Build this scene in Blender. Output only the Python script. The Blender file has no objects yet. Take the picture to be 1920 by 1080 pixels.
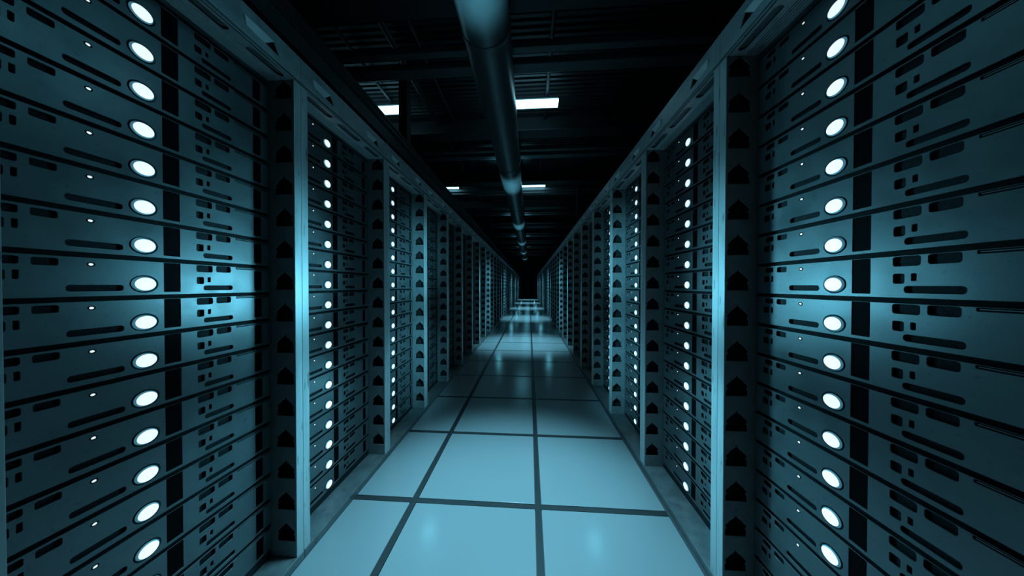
import bpy, bmesh, math, random
from mathutils import Vector, Matrix
random.seed(7)
S = bpy.context.scene
COL = S.collection

# ------------------------------------------------------------------ dimensions (metres)
F_PX = 499.0                       # focal length in pixels at 1920 wide
CAM_H = 1.0439
YAW, PITCH, ROLL = 0.0652, 0.0093, 0.0006
AFL, AFR = 0.8614, 0.6461          # distance of the rack fronts from the camera axis, west and east row
REC = 0.1003                       # servers sit this far behind the rack fronts
RP, POST = 0.606, 0.030            # rack pitch, post width of one rack
Y0 = 0.351                         # near end of the nearest rack
OPEN = RP - 2*POST
UP, UZ0 = 0.0959, 0.0600           # unit pitch and height of the lowest unit
NU = 18
N_RACK = 38
N_FILLED = 8                       # racks per row in which servers can be seen
DEPTH = 0.80
HZ0, HZ1 = 1.797, 1.900            # header
TXL, TXR = -0.8564, 0.6309         # tile field
SEAM_X = (-0.557, 0.0427)
SEAM_Y0, TILE = 1.2521, 0.600
Y_END = Y0 + RP*N_RACK + 0.5

# ------------------------------------------------------------------ materials
def mat(name, color, metallic=0.0, rough=0.5, noise=0.0, nscale=30.0, rnoise=0.0, bump=0.0, bscale=200.0,
        spec=0.5, stretch=None, emis=None, estr=0.0, specks=0.0):
    m = bpy.data.materials.new(name); m.use_nodes = True
    nt = m.node_tree; b = nt.nodes['Principled BSDF']
    b.inputs['Base Color'].default_value = (*color, 1)
    b.inputs['Metallic'].default_value = metallic
    b.inputs['Roughness'].default_value = rough
    b.inputs['Specular IOR Level'].default_value = spec
    if emis:
        b.inputs['Emission Color'].default_value = (*emis, 1); b.inputs['Emission Strength'].default_value = estr
    if noise or rnoise or bump or specks:
        tc = nt.nodes.new('ShaderNodeTexCoord'); mp = nt.nodes.new('ShaderNodeMapping')
        nt.links.new(tc.outputs['Object'], mp.inputs['Vector'])
        if stretch: mp.inputs['Scale'].default_value = stretch
        oi = nt.nodes.new('ShaderNodeObjectInfo')
        n = nt.nodes.new('ShaderNodeTexNoise'); n.noise_dimensions = '4D'
        n.inputs['Scale'].default_value = nscale; n.inputs['Detail'].default_value = 5
        nt.links.new(mp.outputs['Vector'], n.inputs['Vector'])
        mul = nt.nodes.new('ShaderNodeMath'); mul.operation = 'MULTIPLY'; mul.inputs[1].default_value = 40
        nt.links.new(oi.outputs['Random'], mul.inputs[0]); nt.links.new(mul.outputs[0], n.inputs['W'])
        if noise:
            cr = nt.nodes.new('ShaderNodeValToRGB')
            cr.color_ramp.elements[0].position = 0.3; cr.color_ramp.elements[1].position = 0.7
            cr.color_ramp.elements[0].color = (*[c*(1-noise) for c in color], 1)
            cr.color_ramp.elements[1].color = (*[min(1, c*(1+noise)) for c in color], 1)
            nt.links.new(n.outputs['Fac'], cr.inputs['Fac'])
            last = cr.outputs['Color']
            if specks:                                  # chipped paint and grime marks
                n3 = nt.nodes.new('ShaderNodeTexNoise'); n3.noise_dimensions = '4D'
                n3.inputs['Scale'].default_value = 90; n3.inputs['Detail'].default_value = 3
                nt.links.new(mp.outputs['Vector'], n3.inputs['Vector']); nt.links.new(mul.outputs[0], n3.inputs['W'])
                c3 = nt.nodes.new('ShaderNodeValToRGB')
                c3.color_ramp.elements[0].position = 0.62; c3.color_ramp.elements[1].position = 0.70
                c3.color_ramp.elements[0].color = (0, 0, 0, 1); c3.color_ramp.elements[1].color = (specks,)*3 + (1,)
                nt.links.new(n3.outputs['Fac'], c3.inputs['Fac'])
                mx = nt.nodes.new('ShaderNodeMix'); mx.data_type = 'RGBA'
                nt.links.new(c3.outputs['Color'], mx.inputs['Factor'])
                nt.links.new(last, mx.inputs['A']); mx.inputs['B'].default_value = (*[c*0.25 for c in color], 1)
                last = mx.outputs['Result']
            nt.links.new(last, b.inputs['Base Color'])
        if rnoise:
            mr = nt.nodes.new('ShaderNodeMapRange')
            mr.inputs['From Min'].default_value = 0.3; mr.inputs['From Max'].default_value = 0.7
            mr.inputs['To Min'].default_value = max(0.03, rough-rnoise); mr.inputs['To Max'].default_value = min(1, rough+rnoise)
            nt.links.new(n.outputs['Fac'], mr.inputs['Value']); nt.links.new(mr.outputs['Result'], b.inputs['Roughness'])
        if bump:
            n2 = nt.nodes.new('ShaderNodeTexNoise'); n2.inputs['Scale'].default_value = bscale; n2.inputs['Detail'].default_value = 3
            nt.links.new(mp.outputs['Vector'], n2.inputs['Vector'])
            bp = nt.nodes.new('ShaderNodeBump'); bp.inputs['Strength'].default_value = bump; bp.inputs['Distance'].default_value = 0.001
            nt.links.new(n2.outputs['Fac'], bp.inputs['Height']); nt.links.new(bp.outputs['Normal'], b.inputs['Normal'])
    return m

M = dict(
    plate  = mat('server_plate_metal', (.120,.138,.145), .40, .38, .12, 14, .08, .12, 260, specks=.3),
    dark   = mat('dark_chassis_metal', (.008,.009,.010), 0, .7, .3, 60, spec=.12),
    mesh   = mat('slot_mesh', (.012,.014,.016), .2, .6, .9, 500, 0, .8, 700, spec=.2),
    window = mat('black_bay_window', (.002,.002,.0025), 0, .6, spec=.04),
    bezel  = mat('lamp_bezel', (.03,.035,.04), .6, .3),
    lamp   = mat('lamp_core_glow', (.8,.9,.95), 0, .3, emis=(.86,.98,1.0), estr=.95),
    lamp2  = mat('lamp_lens_rim', (.25,.5,.6), 0, .3, emis=(.10,.42,.58), estr=.35),
    tiny   = mat('indicator_glow', (.8,.9,.95), 0, .3, emis=(.86,.98,1.0), estr=.9),
    post   = mat('rack_post_paint', (.50,.54,.55), .2, .42, .12, 25, .08, .15, 300, stretch=(1,1,.12), specks=.8),
    rack   = mat('rack_panel_paint', (.14,.155,.16), .3, .45, .22, 20, .08, .3, 250, specks=.6),
    header = mat('rack_header_paint', (.42,.46,.48), .3, .42, .18, 22, .08, .3, 250, specks=.6),
    inner  = mat('rack_side_paint', (.21,.228,.235), .2, .5, .12, 30, .08, .2, 300, specks=.3),
    badge  = mat('header_badge_metal', (.80,.85,.87), .2, .4, .06, 30),
    body   = mat('rack_body_black', (.012,.014,.015), .2, .7),
    tile   = mat('floor_tile_laminate', (.25,.277,.288), 0, .24, .02, 3.0, 0, .02, 60, spec=.4),
    joint  = mat('floor_joint_metal', (.035,.039,.042), .3, .5, .1, 40),
    slab   = mat('concrete_slab', (.06,.06,.065), 0, .8, .1, 5),
    deck   = mat('corrugated_roof_steel', (.03,.033,.035), .4, .5, .15, 6),
    beam   = mat('roof_beam_paint', (.03,.033,.036), .2, .55, .15, 8),
    duct   = mat('painted_duct', (.13,.14,.145), .35, .38, .10, 9, .06, .08, 120),
    rail   = mat('roof_rail_paint', (.10,.11,.115), .2, .5, .1, 9),
    wall   = mat('dark_wall_paint', (.02,.022,.025), 0, .8, .1, 4),
    tray   = mat('tray_steel', (.08,.085,.09), .5, .5, .15, 30),
    cable  = mat('black_cable_jacket', (.03,.033,.036), 0, .5, .1, 50),
    lhous  = mat('lamp_housing_paint', (.35,.36,.37), .2, .5),
    tube   = mat('fluorescent_diffuser', (.9,.95,1), 0, .4, emis=(.30,.78,1.0), estr=5),
)

# ------------------------------------------------------------------ mesh helpers
class MB:
    def __init__(s): s.v, s.f, s.m, s.mats = [], [], [], []
    def mi(s, m):
        if m not in s.mats: s.mats.append(m)
        return s.mats.index(m)
    def box(s, x0, x1, y0, y1, z0, z1, m):
        b = len(s.v); k = s.mi(m)
        s.v += [(x,y,z) for z in (z0,z1) for y in (y0,y1) for x in (x0,x1)]
        for q in ((0,2,3,1),(4,5,7,6),(0,1,5,4),(2,6,7,3),(0,4,6,2),(1,3,7,5)):
            s.f.append(tuple(b+i for i in q)); s.m.append(k)
        return s
    def prism(s, pts, axis, a0, a1, m):
        """pts: polygon; axis 'x' -> pts are (y,z); 'y' -> (x,z); 'z' -> (x,y)"""
        b = len(s.v); n = len(pts); k = s.mi(m)
        def P(p, a): return {'x':(a,p[0],p[1]), 'y':(p[0],a,p[1]), 'z':(p[0],p[1],a)}[axis]
        s.v += [P(p,a0) for p in pts] + [P(p,a1) for p in pts]
        s.f.append(tuple(b+i for i in range(n))); s.m.append(k)
        s.f.append(tuple(b+n+i for i in reversed(range(n)))); s.m.append(k)
        for i in range(n):
            j = (i+1) % n
            s.f.append((b+i, b+n+i, b+n+j, b+j)); s.m.append(k)
        return s
    def add(s, mesh, m, T=None):
        b = len(s.v); k = s.mi(m)
        for v in mesh.vertices:
            c = T @ v.co if T else v.co
            s.v.append(tuple(c))
        for p in mesh.polygons: s.f.append(tuple(b+i for i in p.vertices)); s.m.append(k)
        return s
    def mesh(s, name, smooth=False, bevel=0, recalc=True):
        me = bpy.data.meshes.new(name); me.from_pydata(s.v, [], s.f)
        for m in s.mats: me.materials.append(m)
        for p, k in zip(me.polygons, s.m): p.material_index = k
        bm = bmesh.new(); bm.from_mesh(me)
        if recalc: bmesh.ops.recalc_face_normals(bm, faces=bm.faces)
        if bevel:
            es = [e for e in bm.edges if len(e.link_faces) == 2 and e.calc_face_angle() > 0.6]
            bmesh.ops.bevel(bm, geom=es, offset=bevel, segments=2, affect='EDGES', profile=.5)
        bm.to_mesh(me); bm.free()
        if smooth:
            for p in me.polygons: p.use_smooth = True
        me.update()
        return me

def rrect(x0, x1, z0, z1, r=0.002, n=3):
    r = min(r, (x1-x0)/2*.98, (z1-z0)/2*.98); P = []
    for cx, cz, a0 in ((x1-r,z1-r,0),(x0+r,z1-r,90),(x0+r,z0+r,180),(x1-r,z0+r,270)):
        for i in range(n+1):
            a = math.radians(a0 + 90*i/n); P.append((cx+r*math.cos(a), cz+r*math.sin(a)))
    return P
def ell(cx, cz, rx, rz, n=32):
    return [(cx+rx*math.cos(2*math.pi*i/n), cz+rz*math.sin(2*math.pi*i/n)) for i in range(n)]

def plate(loops, thick, bevel, name='plate'):
    """filled outline with holes, standing in the local XZ plane, front face towards -Y at y=0"""
    c = bpy.data.curves.new(name, 'CURVE'); c.dimensions = '2D'; c.fill_mode = 'BOTH'
    for L in loops:
        sp = c.splines.new('POLY'); sp.points.add(len(L)-1); sp.use_cyclic_u = True
        for p, q in zip(sp.points, L): p.co = (q[0], q[1], 0, 1)
    c.extrude = max(0.0, thick/2 - bevel); c.bevel_depth = bevel; c.bevel_resolution = 0; c.offset = -bevel
    o = bpy.data.objects.new(name, c); COL.objects.link(o)
    dg = bpy.context.evaluated_depsgraph_get(); dg.update()
    me = bpy.data.meshes.new_from_object(o.evaluated_get(dg))
    bpy.data.objects.remove(o)
    T = Matrix.Translation((0, thick/2, 0)) @ Matrix.Rotation(math.pi/2, 4, 'X')
    me.transform(T)
    return me

def lathe_ellipse(profile, cx, cz, mats_by_ring, n=28):
    """profile: list of (rx, rz, y) rings ending in a cap; mats_by_ring per band"""
    mb = MB(); 
    for rx, rz, y in profile:
        for i in range(n):
            a = 2*math.pi*i/n; mb.v.append((cx+rx*math.cos(a), y, cz+rz*math.sin(a)))
    for j in range(len(profile)-1):
        k = mb.mi(mats_by_ring[j])
        for i in range(n):
            i2 = (i+1) % n
            mb.f.append((j*n+i, j*n+i2, (j+1)*n+i2, (j+1)*n+i)); mb.m.append(k)
    return mb
def capped(mb, n, m):
    b = len(mb.v)-n; mb.f.append(tuple(range(b, b+n))); mb.m.append(mb.mi(m)); return mb

def obj(name, me, parent=None, loc=None, rot=None):
    o = bpy.data.objects.new(name, me); COL.objects.link(o)
    if parent: o.parent = parent
    if loc: o.location = loc
    if rot: o.rotation_euler = rot
    return o
def tag(o, label=None, cat=None, group=None, kind=None):
    if label: o['label'] = label
    if cat: o['category'] = cat
    if group: o['group'] = group
    if kind: o['kind'] = kind
    return o
def empty(name, loc=(0,0,0), rz=0):
    o = bpy.data.objects.new(name, None); COL.objects.link(o); o.location = loc; o.rotation_euler = (0,0,rz)
    o.empty_display_size = .05
    return o
def copy_tree(o, parent=None):
    c = o.copy(); COL.objects.link(c); c.parent = parent
    for ch in list(o.children): copy_tree(ch, c)
    return c

ORD = ['first','second','third','fourth','fifth','sixth','seventh','eighth','ninth','tenth','eleventh','twelfth','thirteenth',
       'fourteenth','fifteenth','sixteenth','seventeenth','eighteenth','nineteenth','twentieth']
def ordw(n):
    if n <= 20: return ORD[n-1]
    t = {2:'twenty', 3:'thirty'}[n//10]
    return {20:'twentieth',30:'thirtieth'}.get(n) or t + '-' + ORD[n%10-1]

# ------------------------------------------------------------------ room shell
XW, XE, YN, CZ = -4.6, 4.4, -1.6, 3.72
f = MB()
f.box(XW, XE, YN, Y_END, -.08, -.02, M['slab'])
f.box(TXL, TXR, YN, Y_END, -.02, -.008, M['slab'])
for xj in SEAM_X: f.box(xj-.0125, xj+.0125, YN, Y_END, -.02, -.0015, M['joint'])
xs = [TXL, SEAM_X[0], SEAM_X[1], TXR]
k0 = int(math.floor((YN-SEAM_Y0)/TILE))
ys = [SEAM_Y0 + TILE*k for k in range(k0, 60)]
tiles = MB(); G = .0155
for yj in ys:
    for a, b_ in ((TXL, SEAM_X[0]-.0125), (SEAM_X[0]+.0125, SEAM_X[1]-.0125), (SEAM_X[1]+.0125, TXR)):
        if YN < yj < Y_END-.1: f.box(a, b_, yj-.0125, yj+.0125, -.02, -.0015, M['joint'])
for i in range(3):
    x0 = xs[i] + (G if i else 0); x1 = xs[i+1] - (G if i < 2 else 0)
    for j in range(len(ys)-1):
        y0, y1 = max(ys[j]+G, YN), min(ys[j+1]-G, Y_END)
        if y1 - y0 > .05: tiles.box(x0, x1, y0, y1, -.02, 0, M['tile'])
tm = tiles.mesh('tiles', bevel=.0015)
f.add(tm, M['tile'])
f.box(XW, TXL, YN, Y_END, -.02, 0, M['slab']); f.box(TXR, XE, YN, Y_END, -.02, 0, M['slab'])
floor = tag(obj('floor', f.mesh('floor', recalc=False)), 'glossy square floor tiles with dark joints down the aisle', kind='structure')

w = MB().box(XW-.1, XW, YN, Y_END, -.08, CZ+.1, M['wall']); tag(obj('wall_left', w.mesh('wall_left')), kind='structure')
w = MB().box(XE, XE+.1, YN, Y_END, -.08, CZ+.1, M['wall']); tag(obj('wall_right', w.mesh('wall_right')), kind='structure')
w = MB().box(XW-.1, XE+.1, Y_END, Y_END+.1, -.08, CZ+.1, M['wall']); tag(obj('wall_back', w.mesh('wall_back')), kind='structure')
w = MB().box(XW-.1, XE+.1, YN-.1, YN, -.08, CZ+.1, M['wall']); tag(obj('wall_front', w.mesh('wall_front')), kind='structure')
# corrugated deck: ribs run across the aisle
c = MB(); y = YN; step = .075; prof = []
while y < Y_END:
    prof += [(y, CZ), (y+step*.30, CZ), (y+step*.42, CZ-.022), (y+step*.88, CZ-.022)]; y += step
prof += [(Y_END, CZ), (Y_END, CZ+.1), (YN, CZ+.1)]
b = len(prof)-2; kk = c.mi(M['deck'])
for x in (XW, XE):
    for p in prof: c.v.append((x, p[0], p[1]))
n = len(prof)
for i in range(n):
    j = (i+1) % n; c.f.append((i, j, n+j, n+i)); c.m.append(kk)
tag(obj('ceiling', c.mesh('ceiling')), 'dark corrugated steel roof deck above the aisle', kind='structure')

# ------------------------------------------------------------------ server, built once with its parts
ZL = .0281                                            # lamp height in the unit
def v(z): return ZL + z*UP
UH = .0858
holes = [
    rrect(.033,.0590, v(.395),v(.545), .003), rrect(.0725,.1015, v(.39),v(.54), .003),
    rrect(.0275,.0455, v(.075),v(.270), .003), rrect(.0535,.0590, v(.095),v(.270), .0015),
    rrect(.1110,.1890, v(-.165),v(-.030), .005),
    rrect(.3295,.3675, v(.380),v(.575), .004), rrect(.3780,.4165, v(.395),v(.580), .004),
    rrect(.3300,.3455, v(.015),v(.215), .003), rrect(.3560,.3622, v(.070),v(.215), .0015),
    rrect(.3460,.4220, v(-.180),v(-.045), .005),
]
win1 = (.2603,.2925, v(-.21),v(.585)); win2 = (.4910,.5161, v(-.205),v(.490)); line = (.4330,.5400, v(.525),v(.583))
lampc, tinyc = (.2240, ZL), (.1430, v(.445))
loops = [rrect(.0008, OPEN-.0008, 0, UH, .0015)] + holes + [
    rrect(*win1, .0012), rrect(*win2, .0012), rrect(*line, .0012), ell(*lampc, .0243, .0212), ell(*tinyc, .0052, .0042, 16)]
front_me = plate(loops, .0032, .0009, 'front_panel'); front_me.materials.clear(); front_me.materials.append(M['plate'])
for p in front_me.polygons: p.material_index = 0
X_OFF = -OPEN/2                                       # local origin in the middle of the panel
for me in (front_me,): me.transform(Matrix.Translation((X_OFF, 0, 0)))
def shifted(mb, name, **k):
    me = mb.mesh(name, **k); me.transform(Matrix.Translation((X_OFF, 0, 0))); return me
ch = MB().box(.001, OPEN-.001, .0075, .62, 0, .0955, M['dark'])
ch.box(.02, .20, .0070, .0076, .002, .0845, M['mesh']).box(.32, .43, .0070, .0076, .002, .0845, M['mesh'])
chassis_me = shifted(ch, 'chassis')
wm = lambda r, nm: shifted(MB().box(r[0]-.001, r[1]+.001, .0020, .0070, r[2]-.001, r[3]+.001, M['window']), nm)
win1_me, win2_me = wm(win1, 'bay_window'), wm(win2, 'bay_window')
slot_me = shifted(MB().box(line[0]-.001, line[1]+.001, .0022, .0070, line[2]-.001, line[3]+.001, M['dark']).box(line[0]+.002, line[1]-.001, .0008, .0030, (line[2]+line[3])/2-.0006, (line[2]+line[3])/2+.0010, M['plate']), 'label_rail')
# oval lamp: bezel ring, domed lens
rx, rz = .0240, .0209
prof = [(rx, rz, .004), (rx, rz, -.0008), (rx-.0006, rz-.0006, -.0014), (rx-.0020, rz-.0020, -.0012), (rx-.0024, rz-.0024, .002)]
bezel_me = shifted(lathe_ellipse(prof, *lampc, [M['bezel']]*4), 'lamp_bezel', smooth=False)
R = 9; prof = []
for i in range(R):
    a = math.pi/2*i/(R-.35)
    prof.append(((rx-.0026)*math.cos(a)**.9, (rz-.0026)*math.cos(a)**.9, .001-.0090*math.sin(a)))
lens = capped(lathe_ellipse(prof, *lampc, [M['lamp2'] if i < 3 else M['lamp'] for i in range(R-1)]), 28, M['lamp'])
lens_me = shifted(lens, 'lamp_lens', smooth=True)
pt = [(.0046,.0036,.004),(.0046,.0036,-.0003),(.0038,.0029,-.0006),(.0036,.0027,.001)]
ib_me = shifted(lathe_ellipse(pt, *tinyc, [M['bezel']]*3, 16), 'indicator_bezel')
pt = [(.0035,.0026,.001),(.0030,.0022,-.0006),(.0018,.0013,-.0014),(.0006,.0005,-.0017)]
il_me = shifted(capped(lathe_ellipse(pt, *tinyc, [M['tiny']]*3, 16), 16, M['tiny']), 'indicator_light', smooth=True)

def make_server():
    r = empty('server')
    obj('chassis', chassis_me, r); fp = obj('front_panel', front_me, r)
    tag(obj('bay_window', win1_me, r), 'wide black window beside the oval lamp')
    tag(obj('bay_window', win2_me, r), 'narrow black window near the panel end')
    obj('label_rail', slot_me, r)
    lb = obj('lamp_bezel', bezel_me, r); tag(obj('lamp_lens', lens_me, lb), 'glowing white oval lens')
    ib = obj('indicator_bezel', ib_me, r); tag(obj('indicator_light', il_me, ib), 'tiny white indicator light')
    return r
proto = make_server()
front_used = False
def row_place(row, k):
    """origin and turn of a rack in the west (0) or east (1) row"""
    if row == 0: return (-AFL, Y0 + RP*k, 0), math.pi/2
    return (AFR, Y0 + RP*(k+1), 0), -math.pi/2
def local_to_world(row, k, u, d, z):
    (x, y, _), rz = row_place(row, k)
    if row == 0: return (x - d, y + u, z)
    return (x + d, y - u, z)

SIDE = ('left', 'right')
def rack_name(k): return 'nearest' if k == 0 else ordw(k+1)
for row in (0, 1):
    for k in range(-1, N_FILLED-1):
        for i in range(NU):
            o = proto if not front_used else copy_tree(proto); front_used = True
            o.location = local_to_world(row, k, RP/2, REC, UZ0 + i*UP)
            o.rotation_euler = (0, 0, row_place(row, k)[1])
            t = NU - i
            pos = 'topmost' if t == 1 else 'lowest' if t == NU else ordw(t) + ' from top'
            rk = 'rack beside the camera' if k < 0 else ('nearest' if k == 0 else ordw(k+1)) + ' rack'
            tag(o, f'slotted oval-lamp server, {pos} in the {rk}, {SIDE[row]} row', 'server',
                f'servers in the {rk} of the {SIDE[row]} row')

# ------------------------------------------------------------------ rack frame, built once per row with its parts
def house(u, z0):
    """small house-shaped cut-out: vertical sides, stepped pointed roof"""
    W, H = .0335, .070
    p = [(-W,0),(W,0),(W,.018),(W*.86,.024),(W,.034),(W*.55,.050),(W*.10,.062),(0,H),(-W*.10,.062),(-W*.55,.050),(-W,.034),(-W*.86,.024),(-W,.018)]
    return [(u+a, z0+b) for a, b in p]
side_holes = [house(.042, .0913 + .1171*j) for j in range(15)]
# side panel lies in the local YZ plane: build in XZ with x = depth, then turn
pm = plate([rrect(.004, .118, .030, HZ0, .0012, 2)] + side_holes, .0022, .0008, 'side_panel')
def side_mesh(at, flip):
    # plate x -> local y (depth); plate front (-y) -> towards the opening
    T = Matrix(((0, -1 if flip else 1, 0, at), (1, 0, 0, 0), (0, 0, 1, 0), (0, 0, 0, 1)))
    mb = MB().add(pm, M['inner'], T)
    a, b_ = (at-.0022, at) if flip else (at, at+.0022)
    mb.box(a, b_, .118, DEPTH, .06, HZ0, M['body'])
    o_ = (.0005, .002) if flip else (RP-.002, RP-.0005)
    mb.box(o_[0], o_[1], .006, DEPTH, .0, HZ0, M['body'])  # dark sheet added behind the holes to block light from the next rack
    return mb.mesh('side_panel')
side_near, side_far = side_mesh(POST, True), side_mesh(RP-POST, False)
def post_mesh(u0, u1, seam_left):
    mb = MB().box(u0+.0006, u1, 0, .004, 0, HZ0+.001, M['post']) if seam_left else MB().box(u0, u1-.0006, 0, .004, 0, HZ0+.001, M['post'])
    return mb.mesh('post', bevel=.0012)
post_a = post_mesh(0, POST, True); post_b = post_mesh(RP-POST, RP, False)
# header face with triangular holes and raised badge plates; tips in world order, mirrored for the east row
def header_meshes(mirror):
    mu = (lambda u: RP-u) if mirror else (lambda u: u)
    tris, bads = [], []
    for tip in (.520-.0, .170):
        T3 = [(tip-.048, 1.836), (tip-.018, 1.866), (tip, 1.833)]
        tris.append([(mu(a), z) for a, z in T3])
        q = [(tip-.116, 1.862), (tip-.106, 1.838), (tip-.052, 1.835), (tip-.022, 1.864)]
        q = [(mu(a), z) for a, z in q]
        bad = MB(); bads.append(bad); bb = 0; kb = bad.mi(M['badge'])
        bad.v += [(a, -.0045 if i in (0, 3) else -.0006, z) for i, (a, z) in enumerate(q)] + [(a, .002, z) for a, z in q]
        bad.f += [(bb,bb+1,bb+2,bb+3), (bb+4,bb+5,bb+6,bb+7)] + [(bb+i, bb+(i+1)%4, bb+4+(i+1)%4, bb+4+i) for i in range(4)]
        bad.m += [kb]*6
    hp = plate([rrect(.0004, RP-.0004, HZ0+.014, HZ1, .0012, 2)] + tris, .004, .0008, 'header')
    h = MB().add(hp, M['header'])
    h.box(.0004, RP-.0004, .0012, .006, HZ0, HZ0+.0145, M['rack'])      # set-back lower lip
    h.box(.0004, RP-.0004, .012, .014, HZ0+.01, HZ1-.002, M['body'])
    for t in (.300, .560, .045):                                        # pressed lines on the face
        for j in range(3):
            a0, a1 = mu(max(.01, t-.10)), mu(max(.03, t-.01)); a0, a1 = min(a0,a1), max(a0,a1)
            h.box(a0, a1, -.0007, .001, 1.868+.007*j, 1.8695+.007*j, M['header'])
    return h.mesh('header'), [q_.mesh('badge_plate') for q_ in bads]
HD = [header_meshes(False), header_meshes(True)]
# soffit: slotted flange and lengthwise ribs under the header
slots = []
for a, b_ in ((.05, .19), (.235, .385), (.44, .56)): slots.append(rrect(a, b_, .016, .042, .013, 5))
for j in range(5): slots.append(rrect(POST+.004, RP-POST-.004, .0578+.0088*j, .0578+.0088*j+.0050, .001, 1))
sp = plate([rrect(POST, RP-POST, 0, REC, .0012, 2)] + slots, .003, .0007, 'soffit')
def soffit_mesh(mirror):
    T = Matrix(((1,0,0,0), (0,0,1,0.0), (0,-1,0,0), (0,0,0,1)))     # plate z -> depth, plate y -> height
    mb = MB()
    T = Matrix(((1,0,0,0), (0,0,1,0), (0,1,0,HZ0), (0,0,0,1)))
    mb.add(sp, M['header'], T)
    mb.box(POST, RP-POST, .004, .050, HZ0+.009, HZ0+.011, M['rack'])
    mb.box(POST, RP-POST, .050, REC-.002, HZ0+.016, HZ0+.018, M['body'])
    for j in range(5):
        d = .0560 + .0088*j
        mb.prism([(d-.0012, HZ0+.001), (d-.0006, HZ0-.0025), (d+.0006, HZ0-.0025), (d+.0012, HZ0+.001)], 'x', POST+.001, RP-POST-.001, M['post'])
    return mb.mesh('soffit_vent')
soff = soffit_mesh(False)
# plinth: low ledge in front of the servers, sill under them
pl = MB().box(.0006, RP-.0006, -.0045, REC+.003, 0, .030, M['rack'])
plinth_me = pl.mesh('plinth', bevel=.002)
sill_me = MB().box(POST+.003, RP-POST-.003, REC+.003, DEPTH, 0, .0598, M['body']).mesh('sill')
top_me = MB().box(.0006, RP-.0006, .014, DEPTH, HZ1-.018, HZ1, M['body']).box(POST, RP-POST, REC+.001, .14, HZ0-.006, HZ1-.018, M['rack']).mesh('top_cover')
back_me = MB().box(.0006, RP-.0006, DEPTH, DEPTH+.004, 0, HZ1, M['body']).mesh('back_panel')
def make_rack(row):
    r = empty('server_rack')
    obj('post', post_a, r); obj('post', post_b, r)
    obj('side_panel', side_near, r); obj('side_panel', side_far, r)
    h = obj('header', HD[row][0], r); 
    for q_ in HD[row][1]: tag(obj('badge_plate', q_, h), 'bright bevelled plate beside a triangular hole')
    obj('soffit_vent', soff, r); obj('plinth', plinth_me, r); obj('sill', sill_me, r)
    obj('top_cover', top_me, r); obj('back_panel', back_me, r)
    return r
for row in (0, 1):
    pr = make_rack(row)
    for k in range(-1, N_RACK):
        o = pr if k == -1 else copy_tree(pr)
        (x, y, z), rz = row_place(row, k); o.location = (x, y, z); o.rotation_euler = (0, 0, rz)
        if k < 0: lab = f'steel server rack frame level with the camera at the near end of the {SIDE[row]} row'
        elif k == 0: lab = f'steel server rack frame nearest the camera in the {SIDE[row]} row'
        elif k == N_RACK-1: lab = f'steel server rack frame at the far end of the {SIDE[row]} row'
        else: lab = f'steel server rack frame, {ordw(k+1)} from the camera in the {SIDE[row]} row'
        tag(o, lab, 'server rack', f'racks in the {SIDE[row]} row')

# ------------------------------------------------------------------ overhead
# big round duct with couplings
DX, DZ, DR = -.362, 3.19, .203
def tube(mb, x0, y0, z0, x1, y1, z1, r, m, n=32, caps=True):
    a, b_ = Vector((x0,y0,z0)), Vector((x1,y1,z1)); d = (b_-a).normalized()
    u = d.orthogonal().normalized(); w_ = d.cross(u); base = len(mb.v); k = mb.mi(m)
    for c_ in (a, b_):
        for i in range(n):
            t = 2*math.pi*i/n; mb.v.append(tuple(c_ + (u*math.cos(t)+w_*math.sin(t))*r))
    for i in range(n):
        j = (i+1) % n; mb.f.append((base+i, base+j, base+n+j, base+n+i)); mb.m.append(k)
    if caps:
        mb.f.append(tuple(base+i for i in reversed(range(n)))); mb.m.append(k)
        mb.f.append(tuple(base+n+i for i in range(n))); mb.m.append(k)
    return mb
def shade(me, ang=.6):
    for p in me.polygons: p.use_smooth = True
    try: me.set_sharp_from_angle(angle=ang)
    except Exception: pass
    return me
duct = empty('air_duct', (DX, 0, DZ))
ys = [YN+.02] + [2.20 + 2.4*i for i in range(10)]
for a, b_ in zip(ys, ys[1:] + [Y_END-.02]):
    obj('duct_section', shade(tube(MB(), 0, a+.004, 0, 0, b_-.004, 0, DR, M['duct'], 48).mesh('duct_section')), duct)
for yj in ys[1:]:
    obj('coupling_ring', shade(tube(MB(), 0, yj-.022, 0, 0, yj+.022, 0, DR+.006, M['duct'], 48).mesh('coupling_ring', bevel=.002)), duct)
    obj('hanger_strap', MB().box(-.012, .012, yj+.2, yj+.23, DR-.002, CZ-DZ-.02, M['tray']).mesh('hanger_strap'), duct)
tag(duct, 'large round ventilation duct hanging over the aisle', 'duct')

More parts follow.
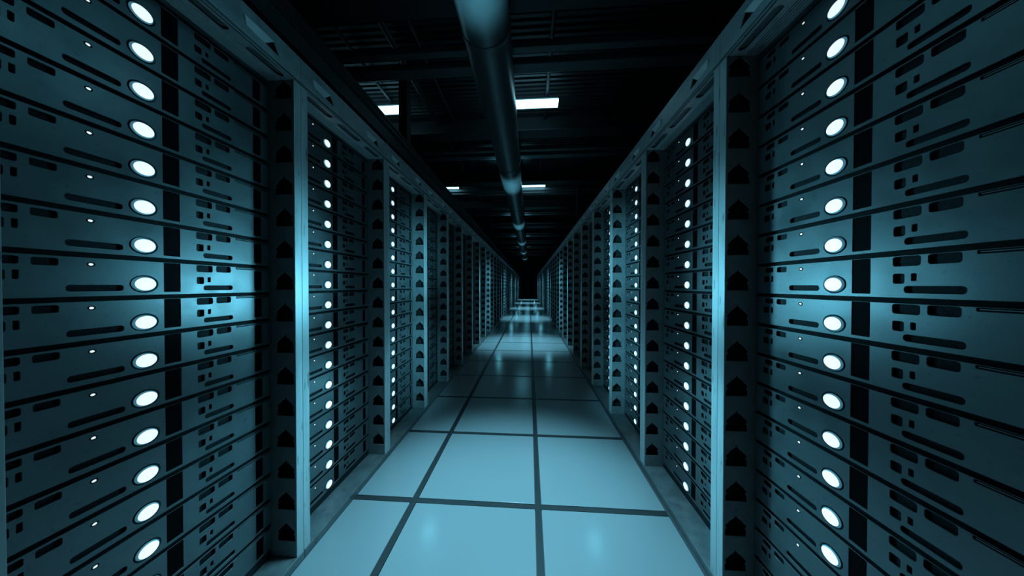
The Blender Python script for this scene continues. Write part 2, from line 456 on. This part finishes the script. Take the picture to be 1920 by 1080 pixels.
# transverse roof beams
def ibeam(y0, y1, z0, z1):
    mb = MB(); t = .012
    mb.box(XW+.01, XE-.01, y0, y1, z0, z0+t, M['beam']); mb.box(XW+.01, XE-.01, y0, y1, z1-t, z1, M['beam'])
    mb.box(XW+.01, XE-.01, (y0+y1)/2-.01, (y0+y1)/2+.01, z0+t, z1-t, M['beam'])
    return mb.mesh('roof_beam')
for n_ in range(10):
    off = 2.0*n_
    wd = 'nearest' if n_ == 0 else ordw(n_+1)
    o = obj('roof_beam', ibeam(2.10+off, 2.34+off, 3.42, CZ-.024)); tag(o, f'deep steel roof beam across the aisle, {wd} from the camera', 'beam', 'deep roof beams')
    o = obj('cross_pipe', MB().box(XW+.01, XE-.01, 2.66+off, 2.74+off, 3.405, 3.475, M['rail']).mesh('cross_pipe', bevel=.01))
    tag(o, f'slim square rail crossing under the roof, near one of the {wd} pair from the camera', 'rail', 'square rails under the roof')
    o = obj('cross_pipe', MB().box(XW+.01, XE-.01, 2.86+off, 3.00+off, 3.405, 3.475, M['rail']).mesh('cross_pipe', bevel=.01))
    tag(o, f'broad square rail crossing under the roof, far one of the {wd} pair from the camera', 'rail', 'square rails under the roof')
# lengthwise conduits just under the deck
for x, r_, t in ((-1.46, .035, 'thick dark conduit under the roof between the duct and the left row'),
                 (-1.20, .016, 'thin dark conduit under the roof, beside the thick one left of the duct'),
                 (-1.96, .02, 'thin dark conduit under the roof, outermost over the left row'),
                 (.235, .022, 'thin dark conduit under the roof just right of the duct')):
    tag(obj('conduit', shade(tube(MB(), x, YN+.02, CZ-.05-r_, x, Y_END-.02, CZ-.05-r_, r_, M['beam'], 12).mesh('conduit'))), t, 'conduit')
# struts between rack tops and roof
def strut(x, y, w_, lab):
    s = empty('ceiling_strut', (x, y, HZ1))
    obj('column', MB().box(-w_/2, w_/2, -w_/2, w_/2, .008, CZ-.03-HZ1, M['beam']).mesh('column'), s)
    obj('foot_plate', MB().box(-w_*.9, w_*.9, -w_*.9, w_*.9, 0, .008, M['beam']).mesh('foot_plate'), s)
    tag(s, lab, 'strut')
strut(-1.53, 3.2, .105, 'dark square strut rising from the left rack tops past the lamp')
strut(-1.35, 9.2, .105, 'dark square strut farther down the left rack tops')
strut(1.20, 6.6, .09, 'dark square strut rising from the right rack tops')
# cable tray with cables, on stands over the left rack tops
TX, TZ = -1.31, .325
tr = empty('cable_tray', (TX, 0, HZ1))
obj('side_rail', MB().box(-.160, -.152, -.5, 22, TZ, TZ+.09, M['tray']).mesh('side_rail'), tr)
obj('side_rail', MB().box(.142, .150, -.5, 22, TZ, TZ+.09, M['tray']).mesh('side_rail'), tr)
rg = MB()
for i in range(75): rg.box(-.152, .142, -.4+.3*i, -.37+.3*i, TZ+.005, TZ+.017, M['tray'])
obj('rungs', rg.mesh('rungs'), tr)
for i in range(12):
    st = MB().box(-.160, .150, .3+1.8*i, .34+1.8*i, TZ-.03, TZ, M['tray'])
    st.box(-.160, -.13, .3+1.8*i, .34+1.8*i, 0, TZ-.03, M['tray']).box(.12, .150, .3+1.8*i, .34+1.8*i, 0, TZ-.03, M['tray'])
    obj('stand', st.mesh('stand'), tr)
tag(tr, 'long dark cable tray on stands along the left rack tops', 'cable tray')
nm = ['closest to the aisle','second from the aisle','third from the aisle','fourth from the aisle','fifth from the aisle']
for lay, z_, n_c, x0_ in (('bottom', TZ+.0475, 5, .1125), ('middle', TZ+.1085, 4, .094), ('top', TZ+.1695, 3, .090), ('crowning', TZ+.2305, 2, .080)):
    for j in range(n_c):
        x_ = TX + x0_ - .0585*j 
        tag(obj('cable', shade(tube(MB(), x_, -.5, HZ1+z_, x_, 22, HZ1+z_, .029, M['cable'], 14).mesh('cable'))),
            f'thick black cable in the {lay} layer of the tray, {nm[j]}', 'cable', 'cables in the tray')

# fluorescent ceiling lamps
def lamp(x0, x1, y0, y1, z, lab):
    r = empty('ceiling_lamp', ((x0+x1)/2, (y0+y1)/2, z)); hx, hy = (x1-x0)/2, (y1-y0)/2
    obj('housing', MB().box(-hx, hx, -hy*.45, hy*.45, .045, .075, M['lhous']).mesh('housing', bevel=.004), r)
    obj('diffuser', MB().prism([(-hy+.03,.045),(-hy,.014),(-hy+.02,0),(hy-.02,0),(hy,.014),(hy-.03,.045)], 'x', -hx, hx, M['tube']).mesh('diffuser'), r)
    for sx in (-.7, .7): obj('bracket', MB().box(sx*hx-.01, sx*hx+.01, -.01, .01, .075, CZ-z-.02, M['tray']).mesh('bracket'), r)
    tag(r, lab, 'lamp', 'fluorescent ceiling lamps')
lamp(-.58, .385, 3.58, 3.745, 3.50, 'bright fluorescent ceiling lamp beside the round duct')
lamp(-2.75, -1.80, 3.58, 3.745, 3.50, 'bright fluorescent ceiling lamp half hidden behind the cable tray')
lamp(-.25, .385, 6.48, 6.70, 3.50, 'far ceiling lamp beside the duct, seen as a thin streak under a rail')
lamp(-2.6, -1.79, 6.48, 6.70, 3.50, 'far ceiling lamp over the left row, seen as a thin streak')

# ------------------------------------------------------------------ lighting
TEAL = (.18, .74, 1.0)
def light(kind, loc, energy, color=TEAL, rot=None, **kw):
    l = bpy.data.lights.new('unseen_light', kind); l.energy = energy; l.color = color
    for a, b_ in kw.items(): setattr(l, a, b_)
    o = bpy.data.objects.new('unseen_light', l); COL.objects.link(o); o.location = loc
    if rot: o.rotation_euler = rot
    return o
PER = 3.67
def aim(loc, to):
    return (Vector(to)-Vector(loc)).to_track_quat('-Z', 'Y').to_euler()
for i in range(6):
    o = PER*i
    light('SPOT', (-.11, 1.17+o, 2.72), 540, (.26, .76, 1), spot_size=math.radians(46), spot_blend=1.0, shadow_soft_size=.12)  # unseen down spot without fixture, added for the pool on the floor
    light('POINT', (-.13, 1.40+o, .86), 1.1, shadow_soft_size=.12)
    p = (-.11, 1.38+o, 1.0)
    for sx, x in ((-1, -AFL), (1, AFR)):
        for z, e in ((1.10, 38), (.48, 45)):
            light('SPOT', p, e, rot=aim(p, (x, 1.02+o, z)), spot_size=math.radians(48), spot_blend=1.0, shadow_soft_size=.08)  # unseen spots added to brighten the posts
        for z, e in ((1.20, 60), (.50, 60)):
            light('SPOT', p, e, rot=aim(p, (x+sx*.05, 2.05+o, z)), spot_size=math.radians(46), spot_blend=1.0, shadow_soft_size=.08)  # unseen spots added to brighten the camera-facing side panels
    light('SPOT', (-.2, 1.5+o, 1.1), 360, rot=aim((-.2, 1.5+o, 1.1), (DX, 1.62+o, 3.0)), spot_size=math.radians(28), spot_blend=1.0, shadow_soft_size=.08)  # unseen upward spot added for the glow under the duct
    for x in (-.60, .38): light('POINT', (x, 1.55+o, .44), .7, shadow_soft_size=.03)
for x in (-AFL-REC, AFR+REC):
    light('SPOT', (-.08, .98, 1.95), 3.0, rot=aim((-.08, .98, 1.95), (x, .50, 1.15)), spot_size=math.radians(96), spot_blend=1.0, shadow_soft_size=.2)  # unseen fill spots added to lift the nearest server fronts
wd = bpy.data.worlds.new('World'); S.world = wd; wd.use_nodes = True
wd.node_tree.nodes['Background'].inputs[0].default_value = (.004, .014, .02, 1)
wd.node_tree.nodes['Background'].inputs[1].default_value = 1.0

# ------------------------------------------------------------------ camera
cam = bpy.data.cameras.new('camera'); co = bpy.data.objects.new('camera', cam); COL.objects.link(co)
cam.sensor_width = 36; cam.sensor_fit = 'HORIZONTAL'; cam.lens = 36*F_PX/1920; cam.clip_start = .02; cam.clip_end = 100
cy, sy, cp, sp_ = math.cos(YAW), math.sin(YAW), math.cos(PITCH), math.sin(PITCH)
Fv = Vector((-sy*cp, cy*cp, -sp_)); Rv = Vector((cy, sy, 0)); Uv = Rv.cross(Fv)
Rr = Rv*math.cos(ROLL) + Uv*math.sin(ROLL); Ur = -Rv*math.sin(ROLL) + Uv*math.cos(ROLL)
co.matrix_world = Matrix(((Rr.x,Ur.x,-Fv.x,0),(Rr.y,Ur.y,-Fv.y,0),(Rr.z,Ur.z,-Fv.z,CAM_H),(0,0,0,1)))
S.camera = co
vs = S.view_settings; vs.view_transform = 'Standard'; vs.look = 'None'; vs.exposure = 0; vs.gamma = 1; vs.use_curve_mapping = False
S.cycles.max_bounces = 8; S.cycles.diffuse_bounces = 2; S.cycles.glossy_bounces = 4
S.cycles.sample_clamp_indirect = 4
try: S.cycles.use_denoising = True
except Exception: pass
